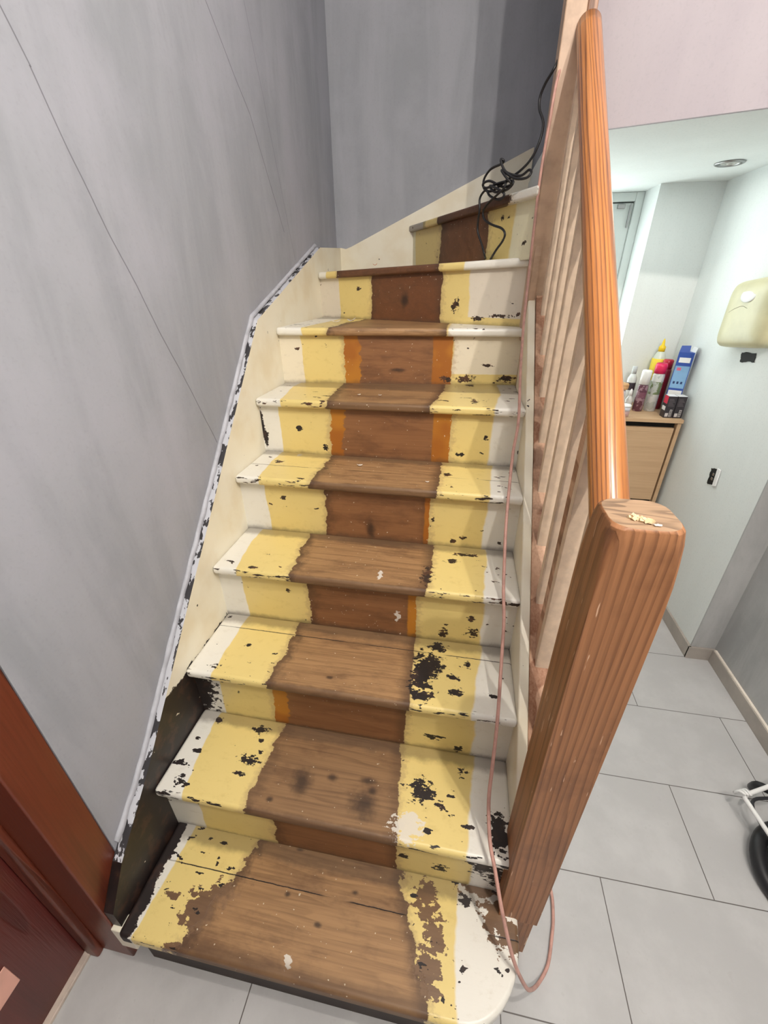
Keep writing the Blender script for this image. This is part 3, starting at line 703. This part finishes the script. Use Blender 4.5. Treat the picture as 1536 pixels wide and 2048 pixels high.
def flake(name, loc, size, label, curl=0.5, seed=0, rz=0.0, group=None, cat='paint flake', th=0.001):
    r = random.Random(seed); bm = bmesh.new(); n = 14
    ring_ = []
    for i in range(n):
        t = 2 * PI * i / n; rr = size * (0.6 + 0.5 * r.random())
        ring_.append((rr * math.cos(t), rr * 0.55 * math.sin(t)))
    ct = [bm.verts.new((0, 0, size * 0.02 + th))]; cb = [bm.verts.new((0, 0, size * .02))]
    T_ = []; Bt = []
    for x, y in ring_:
        z = curl * (x * x + y * y) / size
        T_.append(bm.verts.new((x, y, z + th))); Bt.append(bm.verts.new((x, y, z)))
    for i in range(n):
        j = (i + 1) % n
        bm.faces.new((ct[0], T_[i], T_[j])); bm.faces.new((cb[0], Bt[j], Bt[i])); bm.faces.new((T_[i], Bt[i], Bt[j], T_[j]))
    o = obj(name, bm, M['flake'], smooth=True); o.location = loc; o.rotation_euler = (0, 0, rz)
    return tag(o, label, cat, group)
flake('paint_flake', (0.175, 1.50, 1.407), 0.020, 'curled white paint flake lying at the left on the second highest tread, nearer the wall', .45, 1, .3)
flake('paint_flake', (0.222, 1.56, 1.407), 0.020, 'curled white paint flake lying right beside another on the second highest tread', .6, 2, -.2)
flake('paint_flake', (0.378, 1.00, 1.004), 0.011, 'pale paint flake lying on bare wood of the fifth tread from the bottom', .4, 3, .2)
flake('paint_flake', (0.614, 0.905, 1.003), 0.007, 'tiny pale flake on the fifth tread near its yellow right band', .3, 4, .2)
flake('paint_flake', (0.346, 1.151, 1.204), 0.007, 'tiny pale flake on the sixth tread, left of the middle', .3, 5, .6)
flake('paint_flake', (0.419, 1.155, 1.204), 0.006, 'tiny pale flake on the sixth tread near its middle', .3, 6, .1)
flake('paint_chip', (0.318, 1.60, 1.606), 0.010, 'small orange flake sticking up on the highest curved nosing', .8, 7, .1).data.materials[0] = plain('orange flake', S(214, 140, 100), .6)
flake('wood_chip', (0.940, 0.200, 1.2848), 0.006, 'single oval pale chip beside the crumbs on top of the newel post', .1, 9, .1, cat='wood chip')

# crumbs on the newel top
bm = bmesh.new(); r = random.Random(8)
for i in range(34):
    x = 0.926 + r.gauss(0, .005); y = 0.211 - (x - .926) * .5 + r.gauss(0, .002); s = 0.0012 + .0016 * r.random()
    m = Matrix.Translation((x, y, 1.284 + s * .7)) @ Euler((r.random() * 3, r.random() * 3, r.random() * 3)).to_matrix().to_4x4()
    bmesh.ops.create_cube(bm, size=s * 2, matrix=m)
tag(obj('wood_crumbs', bm, M['crumb']), 'small pile of pale wood crumbs on top of the newel post', 'crumbs', kind='stuff')

# ------------------------------------------------------------------ cabinet in the side room
cab = thing('cabinet', 'light oak drawer cabinet standing in the far corner of the white side room', 'cabinet', (1.5, 2.2, 0.0))
def part(name, bm, mat, root=cab, **k):
    o = obj(name, bm, mat, **k); keep(o, root); return o
part('top', B(1.19, 1.812, 2.035, 2.395, 0.912, 0.930), M['oak'], bevel=0.0015)
part('side_panel', B(1.792, 1.81, 2.045, 2.39, 0.0, 0.911), M['oak'], bevel=0.001)
part('side_panel', B(1.19, 1.208, 2.045, 2.39, 0.0, 0.911), M['oak'], bevel=0.001)
part('back_panel', B(1.209, 1.791, 2.37, 2.385, 0.03, 0.911), M['gap'])
part('gap_backing', B(1.209, 1.791, 2.075, 2.09, 0.05, 0.911), M['gap'])  # dark sheet standing in for the shade in the gaps between drawers
for z0, z1 in ((0.472, 0.882), (0.04, 0.445)):
    part('drawer_front', B(1.213, 1.784, 2.048, 2.068, z0, z1), M['oak'], bevel=0.0015)
part('plinth', B(1.209, 1.791, 2.075, 2.09, 0.0, 0.049), M['gap'])

def cylpart(name, prof, c, mat, root, n=24, sx=1.0, sy=1.0):
    bm = bmesh.new(); lathe(bm, prof, c, n, sx, sy); o = obj(name, bm, mat, smooth=True); keep(o, root); return o
def can_mat(name, base, band, z0, z1, blot=None):
    n = NT(name); P = n.tc; z = n.sep(P)[2]
    k = n.m('MULTIPLY', n.m('GREATER_THAN', z, z0), n.m('LESS_THAN', z, z1))
    c = n.mix(k, base, band)
    if blot: c = n.mix(n.step(n.noise(P, 45, 3, .5), .52, .58), c, blot)
    return n.done(c, .3)
Z0 = 0.930
# maroon aerosol with white cap
t = thing('spray_can', 'maroon spray can with a tall white cap on the oak cabinet', 'spray can', (1.640, 2.20, Z0), 'bottles and cans on the cabinet')
cylpart('can_body', [(.022, 0), (.0245, .003), (.0245, .128), (.019, .142), (.015, .144)], (1.640, 2.20, Z0), can_mat('maroon can', S(92, 50, 66), S(120, 76, 92), 1.0, 1.03, S(150, 120, 130)), t)
cylpart('cap', [(.0235, .140), (.0235, .205), (.021, .211), (.002, .211)], (1.640, 2.20, Z0), M['white'], t)
# pink capped aerosol
t = thing('spray_can', 'white and green spray can with a bright pink cap on the oak cabinet', 'spray can', (1.704, 2.21, Z0), 'bottles and cans on the cabinet')
cylpart('can_body', [(.025, 0), (.028, .003), (.028, .185), (.024, .198), (.018, .200)], (1.704, 2.21, Z0), can_mat('white green can', S(206, 206, 204), S(120, 134, 96), 1.02, 1.085, S(180, 184, 180)), t)
cylpart('cap', [(.027, .196), (.0285, .232), (.024, .246), (.010, .240), (.002, .238)], (1.704, 2.21, Z0), plain('pink cap', S(226, 40, 92), .35), t)
# dark red can behind
t = thing('spray_can', 'dark red spray can half hidden behind the pink capped can and the blue carton', 'spray can', (1.755, 2.27, Z0), 'bottles and cans on the cabinet')
cylpart('can_body', [(.022, 0), (.026, .003), (.026, .20), (.022, .212)], (1.755, 2.27, Z0), plain('dark red can', S(136, 26, 46), .35), t)
cylpart('cap', [(.024, .212), (.025, .250), (.020, .256), (.002, .256)], (1.755, 2.27, Z0), plain('dark red cap', S(186, 24, 54), .35), t)
# glue bottle
t = thing('glue_bottle', 'clear squeeze bottle with a yellow label and yellow pointed cap behind the spray cans', 'bottle', (1.735, 2.345, Z0), 'bottles and cans on the cabinet')
cylpart('bottle_body', [(.024, 0), (.032, .004), (.033, .225), (.028, .262), (.018, .282), (.012, .288)], (1.735, 2.345, Z0), plain('cloudy bottle', S(214, 220, 206), .3), t)
lb = cylpart('label', [(.0335, .14), (.034, .141), (.034, .249), (.0335, .25)], (1.735, 2.345, Z0), plain('yellow label', S(246, 220, 70), .45, var=.03), t)
bm = bmesh.new(); lathe(bm, [(.0002, 0), (.014, 0), (.014, .0015), (.0002, .0015)], (0, 0, 0), 20, 1, .55)
o = obj('label_oval', bm, M['gap'], lb); o.rotation_euler = (PI / 2, 0, 0); o.location = (1.735, 2.3125, Z0 + .215)
cylpart('cap', [(.016, .286), (.017, .308), (.008, .318), (.006, .336), (.003, .346), (.0008, .350)], (1.735, 2.345, Z0), plain('yellow cap', S(244, 206, 30), .35), t)
# small ones at the left
t = thing('clear_bottle', 'small clear bottle with a pale label left of the maroon can', 'bottle', (1.592, 2.21, Z0), 'bottles and cans on the cabinet')
cylpart('bottle_body', [(.015, 0), (.018, .003), (.018, .055), (.010, .072), (.006, .076)], (1.592, 2.21, Z0), plain('cloudy small bottle', S(206, 204, 200), .2), t)
cylpart('cap', [(.007, .076), (.007, .094), (.0045, .108), (.001, .112)], (1.592, 2.21, Z0), M['white'], t)
t = thing('clear_bottle', 'tall clear bottle with a dark label behind the maroon can', 'bottle', (1.612, 2.30, Z0), 'bottles and cans on the cabinet')
cylpart('bottle_body', [(.020, 0), (.023, .003), (.023, .15), (.012, .175)], (1.612, 2.30, Z0), can_mat('clear bottle', S(205, 208, 206), S(60, 52, 60), 1.02, 1.06), t)
cylpart('cap', [(.012, .175), (.012, .212), (.001, .214)], (1.612, 2.30, Z0), plain('grey cap', S(190, 194, 196), .4), t)
t = thing('plastic_tub', 'small lidded clear tub with pink contents at the cabinet front edge', 'tub', (1.535, 2.07, Z0))
cylpart('tub_body', [(.019, 0), (.022, .003), (.0235, .030)], (1.535, 2.07, Z0), plain('pink contents', S(196, 158, 152), .4), t)
cylpart('tub_rim', [(.0237, .030), (.024, .05), (.024, .05)], (1.535, 2.07, Z0), plain('clear tub wall', S(216, 214, 222), .3), t)
cylpart('lid', [(.0255, .050), (.0255, .058), (.02, .062), (.001, .062)], (1.535, 2.07, Z0), M['white'], t)
t = thing('jar', 'white jar with a round wooden lid near the handrail', 'jar', (1.532, 2.20, Z0))
cylpart('jar_body', [(.026, 0), (.029, .004), (.029, .098), (.024, .112)], (1.532, 2.20, Z0), plain('white jar', S(222, 220, 226), .25), t)
cylpart('wooden_lid', [(.034, .112), (.036, .118), (.036, .136), (.032, .142), (.001, .142)], (1.532, 2.20, Z0), wood('wood lid', 0, S(170, 120, 76), S(212, 166, 116), .5), t)
bm = bmesh.new(); tube(bm, [(1.516, 2.20, Z0 + .142), (1.514, 2.195, Z0 + .155), (1.528, 2.19, Z0 + .166)], .003, 6, 3)
o = obj('lid_handle', bm, plain('dark handle', S(70, 50, 40), .5)); keep(o, t)
# two black boxes
def carton(x0, label, red):
    t = thing('black_box', label, 'box', (x0 + .0205, 2.095, Z0), 'black boxes on the cabinet')
    o = obj('carton', B(x0, x0 + .041, 2.07, 2.12, Z0, Z0 + .108), plain('black carton', S(48, 42, 48), .4, var=.04), bevel=.0008); keep(o, t)
    o = obj('top_flap', B(x0 + .0005, x0 + .0405, 2.0705, 2.1195, Z0 + .1082, Z0 + .1092), M['white']); keep(o, t)
    bm = bmesh.new()
    box(bm, x0 + .004, x0 + .018, 2.0692, 2.0699, Z0 + .006, Z0 + .024)
    box(bm, x0 + .022, x0 + .033, 2.0692, 2.0699, Z0 + .006, Z0 + .042)
    o = obj('white_label', bm, plain('carton label', S(206, 200, 200), .5)); keep(o, t)
    bm = bmesh.new()
    for i in range(9): box(bm, x0 + .0232, x0 + .0318, 2.0686, 2.0691, Z0 + .008 + i * .0036, Z0 + .0095 + i * .0036 + (.0006 if i % 3 else 0))
    o = obj('barcode', bm, M['gap']); keep(o, t)
    bm = bmesh.new()
    for i in range(6): box(bm, x0 + .006, x0 + .034 - (i * 7 % 3) * .004, 2.0692, 2.0699, Z0 + .060 + i * .0065, Z0 + .062 + i * .0065)
    o = obj('print_lines', bm, plain('grey print', S(112, 104, 108), .5)); keep(o, t)
    if red:
        o = obj('red_panel', B(x0 - .0006, x0 - .0001, 2.073, 2.117, Z0 + .070, Z0 + .107), plain('red print', S(222, 44, 78), .4)); keep(o, t)
        o = obj('picture_panel', B(x0 - .0006, x0 - .0001, 2.076, 2.114, Z0 + .036, Z0 + .056), M['white']); keep(o, t)
carton(1.7245, 'small black carton with a red side and white label, left one of the pair', True)
carton(1.7685, 'small black carton with white labels next to the wall, right one of the pair', False)
# blue and white carton
t = thing('blue_carton', 'tall blue and white carton with an open top flap against the right wall', 'box', (1.785, 2.168, Z0))
Rm = Matrix.Translation((1.785, 2.168, Z0)) @ Matrix.Scale(1.08, 4) @ Euler((0, 0, math.radians(-24))).to_matrix().to_4x4()
def rb(name, x0, x1, y0, y1, z0, z1, mat, bev=0):
    bm = B(x0, x1, y0, y1, z0, z1); bm.transform(Rm); o = obj(name, bm, mat, bevel=bev); keep(o, t); return o
blue = plain('blue print', S(52, 84, 168), .4, var=.05); lblue = plain('light blue print', S(134, 176, 216), .4)
rb('carton', -.031, .031, -.025, .025, 0, .285, blue, .001)
rb('side_print', .0311, .0316, -.023, .023, .03, .225, plain('carton side', S(206, 210, 220), .4))
rb('front_print', -.028, .028, -.0257, -.0252, .125, .225, lblue)
rb('front_panel', -.027, .027, -.0257, -.0252, .072, .115, M['white'])
rb('front_panel', -.027, .027, -.0257, -.0252, .018, .066, plain('pale panel', S(208, 220, 226), .4))
rb('logo', -.022, .022, -.0257, -.0252, .240, .262, M['white'])
rb('pink_mark', -.02, -.004, -.0262, -.0258, .205, .218, plain('pink print', S(220, 110, 140), .4))
for i in range(3):
    rb('pictogram', -.020 + i * .015, -.012 + i * .015, -.0262, -.0258, .145, .156, plain('dark blue pictogram', S(48, 66, 112), .4))
bm = prism([(-.031, -.025, .285), (.010, -.025, .285), (.008, -.020, .314), (-.028, -.020, .312)], (0, .0012, 0)); bm.transform(Rm)
o = obj('top_flap', bm, blue); keep(o, t)
bm = prism([(.012, .024, .285), (.031, -.02, .285), (.036, -.012, .304), (.020, .022, .306)], (.001, .001, 0)); bm.transform(Rm)
o = obj('top_flap', bm, M['white']); keep(o, t)


# ------------------------------------------------------------------ fittings on the right wall
def wallbox():
    root = thing('wall_unit', 'cream plastic curved wall unit mounted high on the white wall', 'wall unit', (1.83, 1.78, 1.43))
    # profile around the wall plane, domed toward the room
    bm = bmesh.new(); cy, cz, hw, hh, dp = 1.765, 1.432, 0.160, 0.125, 0.10
    rings = []
    for s, d in ((1.0, 0.0), (1.0, .035), (.985, .048), (.94, .058), (.84, .068), (.55, .073), (0.25, .074)):
        rr = []
        for i in range(40):
            t = 2 * PI * i / 40; c_, s_ = math.cos(t), math.sin(t)
            e = 0.26; yy = cy + hw * s * math.copysign(abs(c_) ** e, c_); zz = cz + hh * s * math.copysign(abs(s_) ** e, s_)
            rr.append(bm.verts.new((1.83 - d, yy, zz - 0.10 * (yy - cy))))
        rings.append(rr)
    for a_, b_ in zip(rings, rings[1:]):
        for i in range(40): bm.faces.new((a_[i], a_[(i + 1) % 40], b_[(i + 1) % 40], b_[i]))
    bm.faces.new(rings[-1]); bm.faces.new(rings[0][::-1])
    o = obj('housing', bm, M['cream'], smooth=True); keep(o, root)
    bm = bmesh.new(); box(bm, 1.765, 1.7725, 1.66, 1.93, 1.437, 1.440)
    bm = bmesh.new(); tube(bm, [(1.79, 1.925, 1.428), (1.772, 1.905, 1.428), (1.760, 1.87, 1.430), (1.757, 1.83, 1.446), (1.7565, 1.78, 1.458), (1.757, 1.74, 1.452), (1.762, 1.69, 1.45)], 0.0012, 6, 6)
    o = obj('seam', bm, plain('dark cream seam', S(120, 112, 80), .6)); keep(o, root)
    bm = bmesh.new()
    lathe(bm, [(0.0005, 0), (.05, 0.0), (.052, 0.003), (.048, .006), (.0005, .008)], (0, 0, 0), 28, 1.0, .55)
    o = obj('window', bm, M['white'], smooth=True); o.matrix_world = Matrix.Translation((1.7625, 1.765, 1.498)) @ Euler((0, -PI / 2 + .25, 0)).to_matrix().to_4x4() @ Euler((0, 0, PI / 2)).to_matrix().to_4x4()
    o.parent = root; o.matrix_parent_inverse = Matrix.Translation(-Vector(root.location))
    o['label'] = 'whiter curved window in the upper half'
wallbox()
def back_box(name, label, pts, extra):
    c = Vector((1.83, sum(p[0] for p in pts) / 4, sum(p[1] for p in pts) / 4))
    root = thing(name, label, 'socket hole', c)
    bm = bmesh.new(); r = random.Random(len(label)); ring_ = []
    n = 28; P4 = [Vector((p[0], p[1])) for p in pts]
    for i in range(4):
        for j in range(7):
            q = P4[i].lerp(P4[(i + 1) % 4], j / 7); ring_.append((q.x + r.uniform(-.003, .003), q.y + r.uniform(-.003, .003)))
    o = obj('hole', prism([(1.8285, y, z) for y, z in ring_], (-0.0012, 0, 0), bm), M['blackp']); keep(o, root)
    return root
back_box('cable_hole', 'small dark rectangular hole in the white wall below the cream unit', [(1.804, 1.284), (1.707, 1.296), (1.697, 1.261), (1.791, 1.249)], 0)
sk = back_box('socket_hole', 'open black socket box cut in the wall with a raised white plaster edge', [(1.703, .808), (1.655, .822), (1.645, .748), (1.694, .736)], 1)
bm = bmesh.new(); r = random.Random(5)
pl_ = [(1.655, .826), (1.632, .826), (1.626, .752), (1.645, .742)]
prism([(1.829, y, z) for y, z in pl_], (-.007, 0, 0), bm)
o = obj('plaster_edge', bm, M['white'], bevel=.002); keep(o, sk)
for z in (.79, .77):
    o = obj('terminal', B(1.824, 1.827, 1.662, 1.676, z - .006, z + .006), M['chrome'], bevel=.001); keep(o, sk)

# downlight
dl = thing('downlight', 'round chrome recessed downlight in the low white ceiling', 'downlight', (1.66, 2.03, 1.955))
bm = bmesh.new(); lathe(bm, [(.052, 0), (.052, -.003), (.047, -.006), (.036, -.005), (.034, -.001), (.034, 0)], (1.66, 2.03, 1.9545), 36)
o = obj('bezel', bm, M['chrome'], smooth=True); keep(o, dl)
bm = bmesh.new(); lathe(bm, [(.033, -.0005), (.033, -.002), (.02, -.005), (.019, -.003), (.010, -.003), (.009, -.007), (.001, -.008)], (1.66, 2.03, 1.9545), 30)
o = obj('lamp_lens', bm, M['lens'], smooth=True); keep(o, dl)

# white tubular folding frame with black wheel at the right edge
tr = thing('folding_trolley', 'folded white tubular frame with a black tyre on the tiles near the right wall', 'trolley', (1.72, 0.58, 0.0))
WT = plain('white enamel tube', S(236, 236, 236), .3, var=.02)
bm = bmesh.new(); tube(bm, [(1.96 - .06, .76, .10), (1.778, .699, .10), (1.705, .664, .10), (1.686, .650, .10), (1.687, .630, .10), (1.698, .553, .10), (1.715, .44, .10), (1.73, .34, .10)], .0065, 12, 5)
o = obj('tube_frame', bm, WT, smooth=True); keep(o, tr)
bm = bmesh.new(); tube(bm, [(1.88, .72, .06), (1.80, .69, .06), (1.72, .655, .07), (1.72, .56, .06), (1.74, .46, .06), (1.76, .36, .06)], .005, 10, 5)
o = obj('inner_bar', bm, plain('dark inner bar', S(50, 50, 54), .4), smooth=True); keep(o, tr)
bm = bmesh.new()
for i in range(3): tube(bm, [(1.668 + i * .011, .668 + i * .004, .088), (1.672 + i * .011, .660 + i * .004, .112), (1.684 + i * .008, .650, .112)], .004, 8, 3)
o = obj('hinge_bracket', bm, WT, smooth=True); keep(o, tr)
bm = bmesh.new(); tube(bm, [(1.775, .735, .03), (1.765, .715, .075), (1.79, .70, .08)], .013, 12, 3)
o = obj('handle_grip', bm, M['black'], smooth=True); keep(o, tr)
# curved black tyre
bm = bmesh.new(); cx, cy, RR = 1.80, .475, .130
pts = [(cx + RR * math.cos(a), cy + RR * math.sin(a), .028 + .022 * math.sin(a)) for a in [2 * PI * i / 48 for i in range(49)]]
tube(bm, pts, .020, 12, 1)
o = obj('tyre', bm, M['black'], smooth=True); keep(o, tr)
bm = bmesh.new(); lathe(bm, [(.108, 0.0), (.108, .018), (.06, .026), (.02, .03), (.001, .03)], (0, 0, 0), 40)
o = obj('wheel_disc', bm, plain('dark grey disc', S(70, 70, 74), .5), smooth=True); o.matrix_world = Matrix.Translation((cx, cy, .014)) @ Euler((.16, 0, 0)).to_matrix().to_4x4()
o.parent = tr; o.matrix_parent_inverse = Matrix.Translation(-Vector(tr.location))
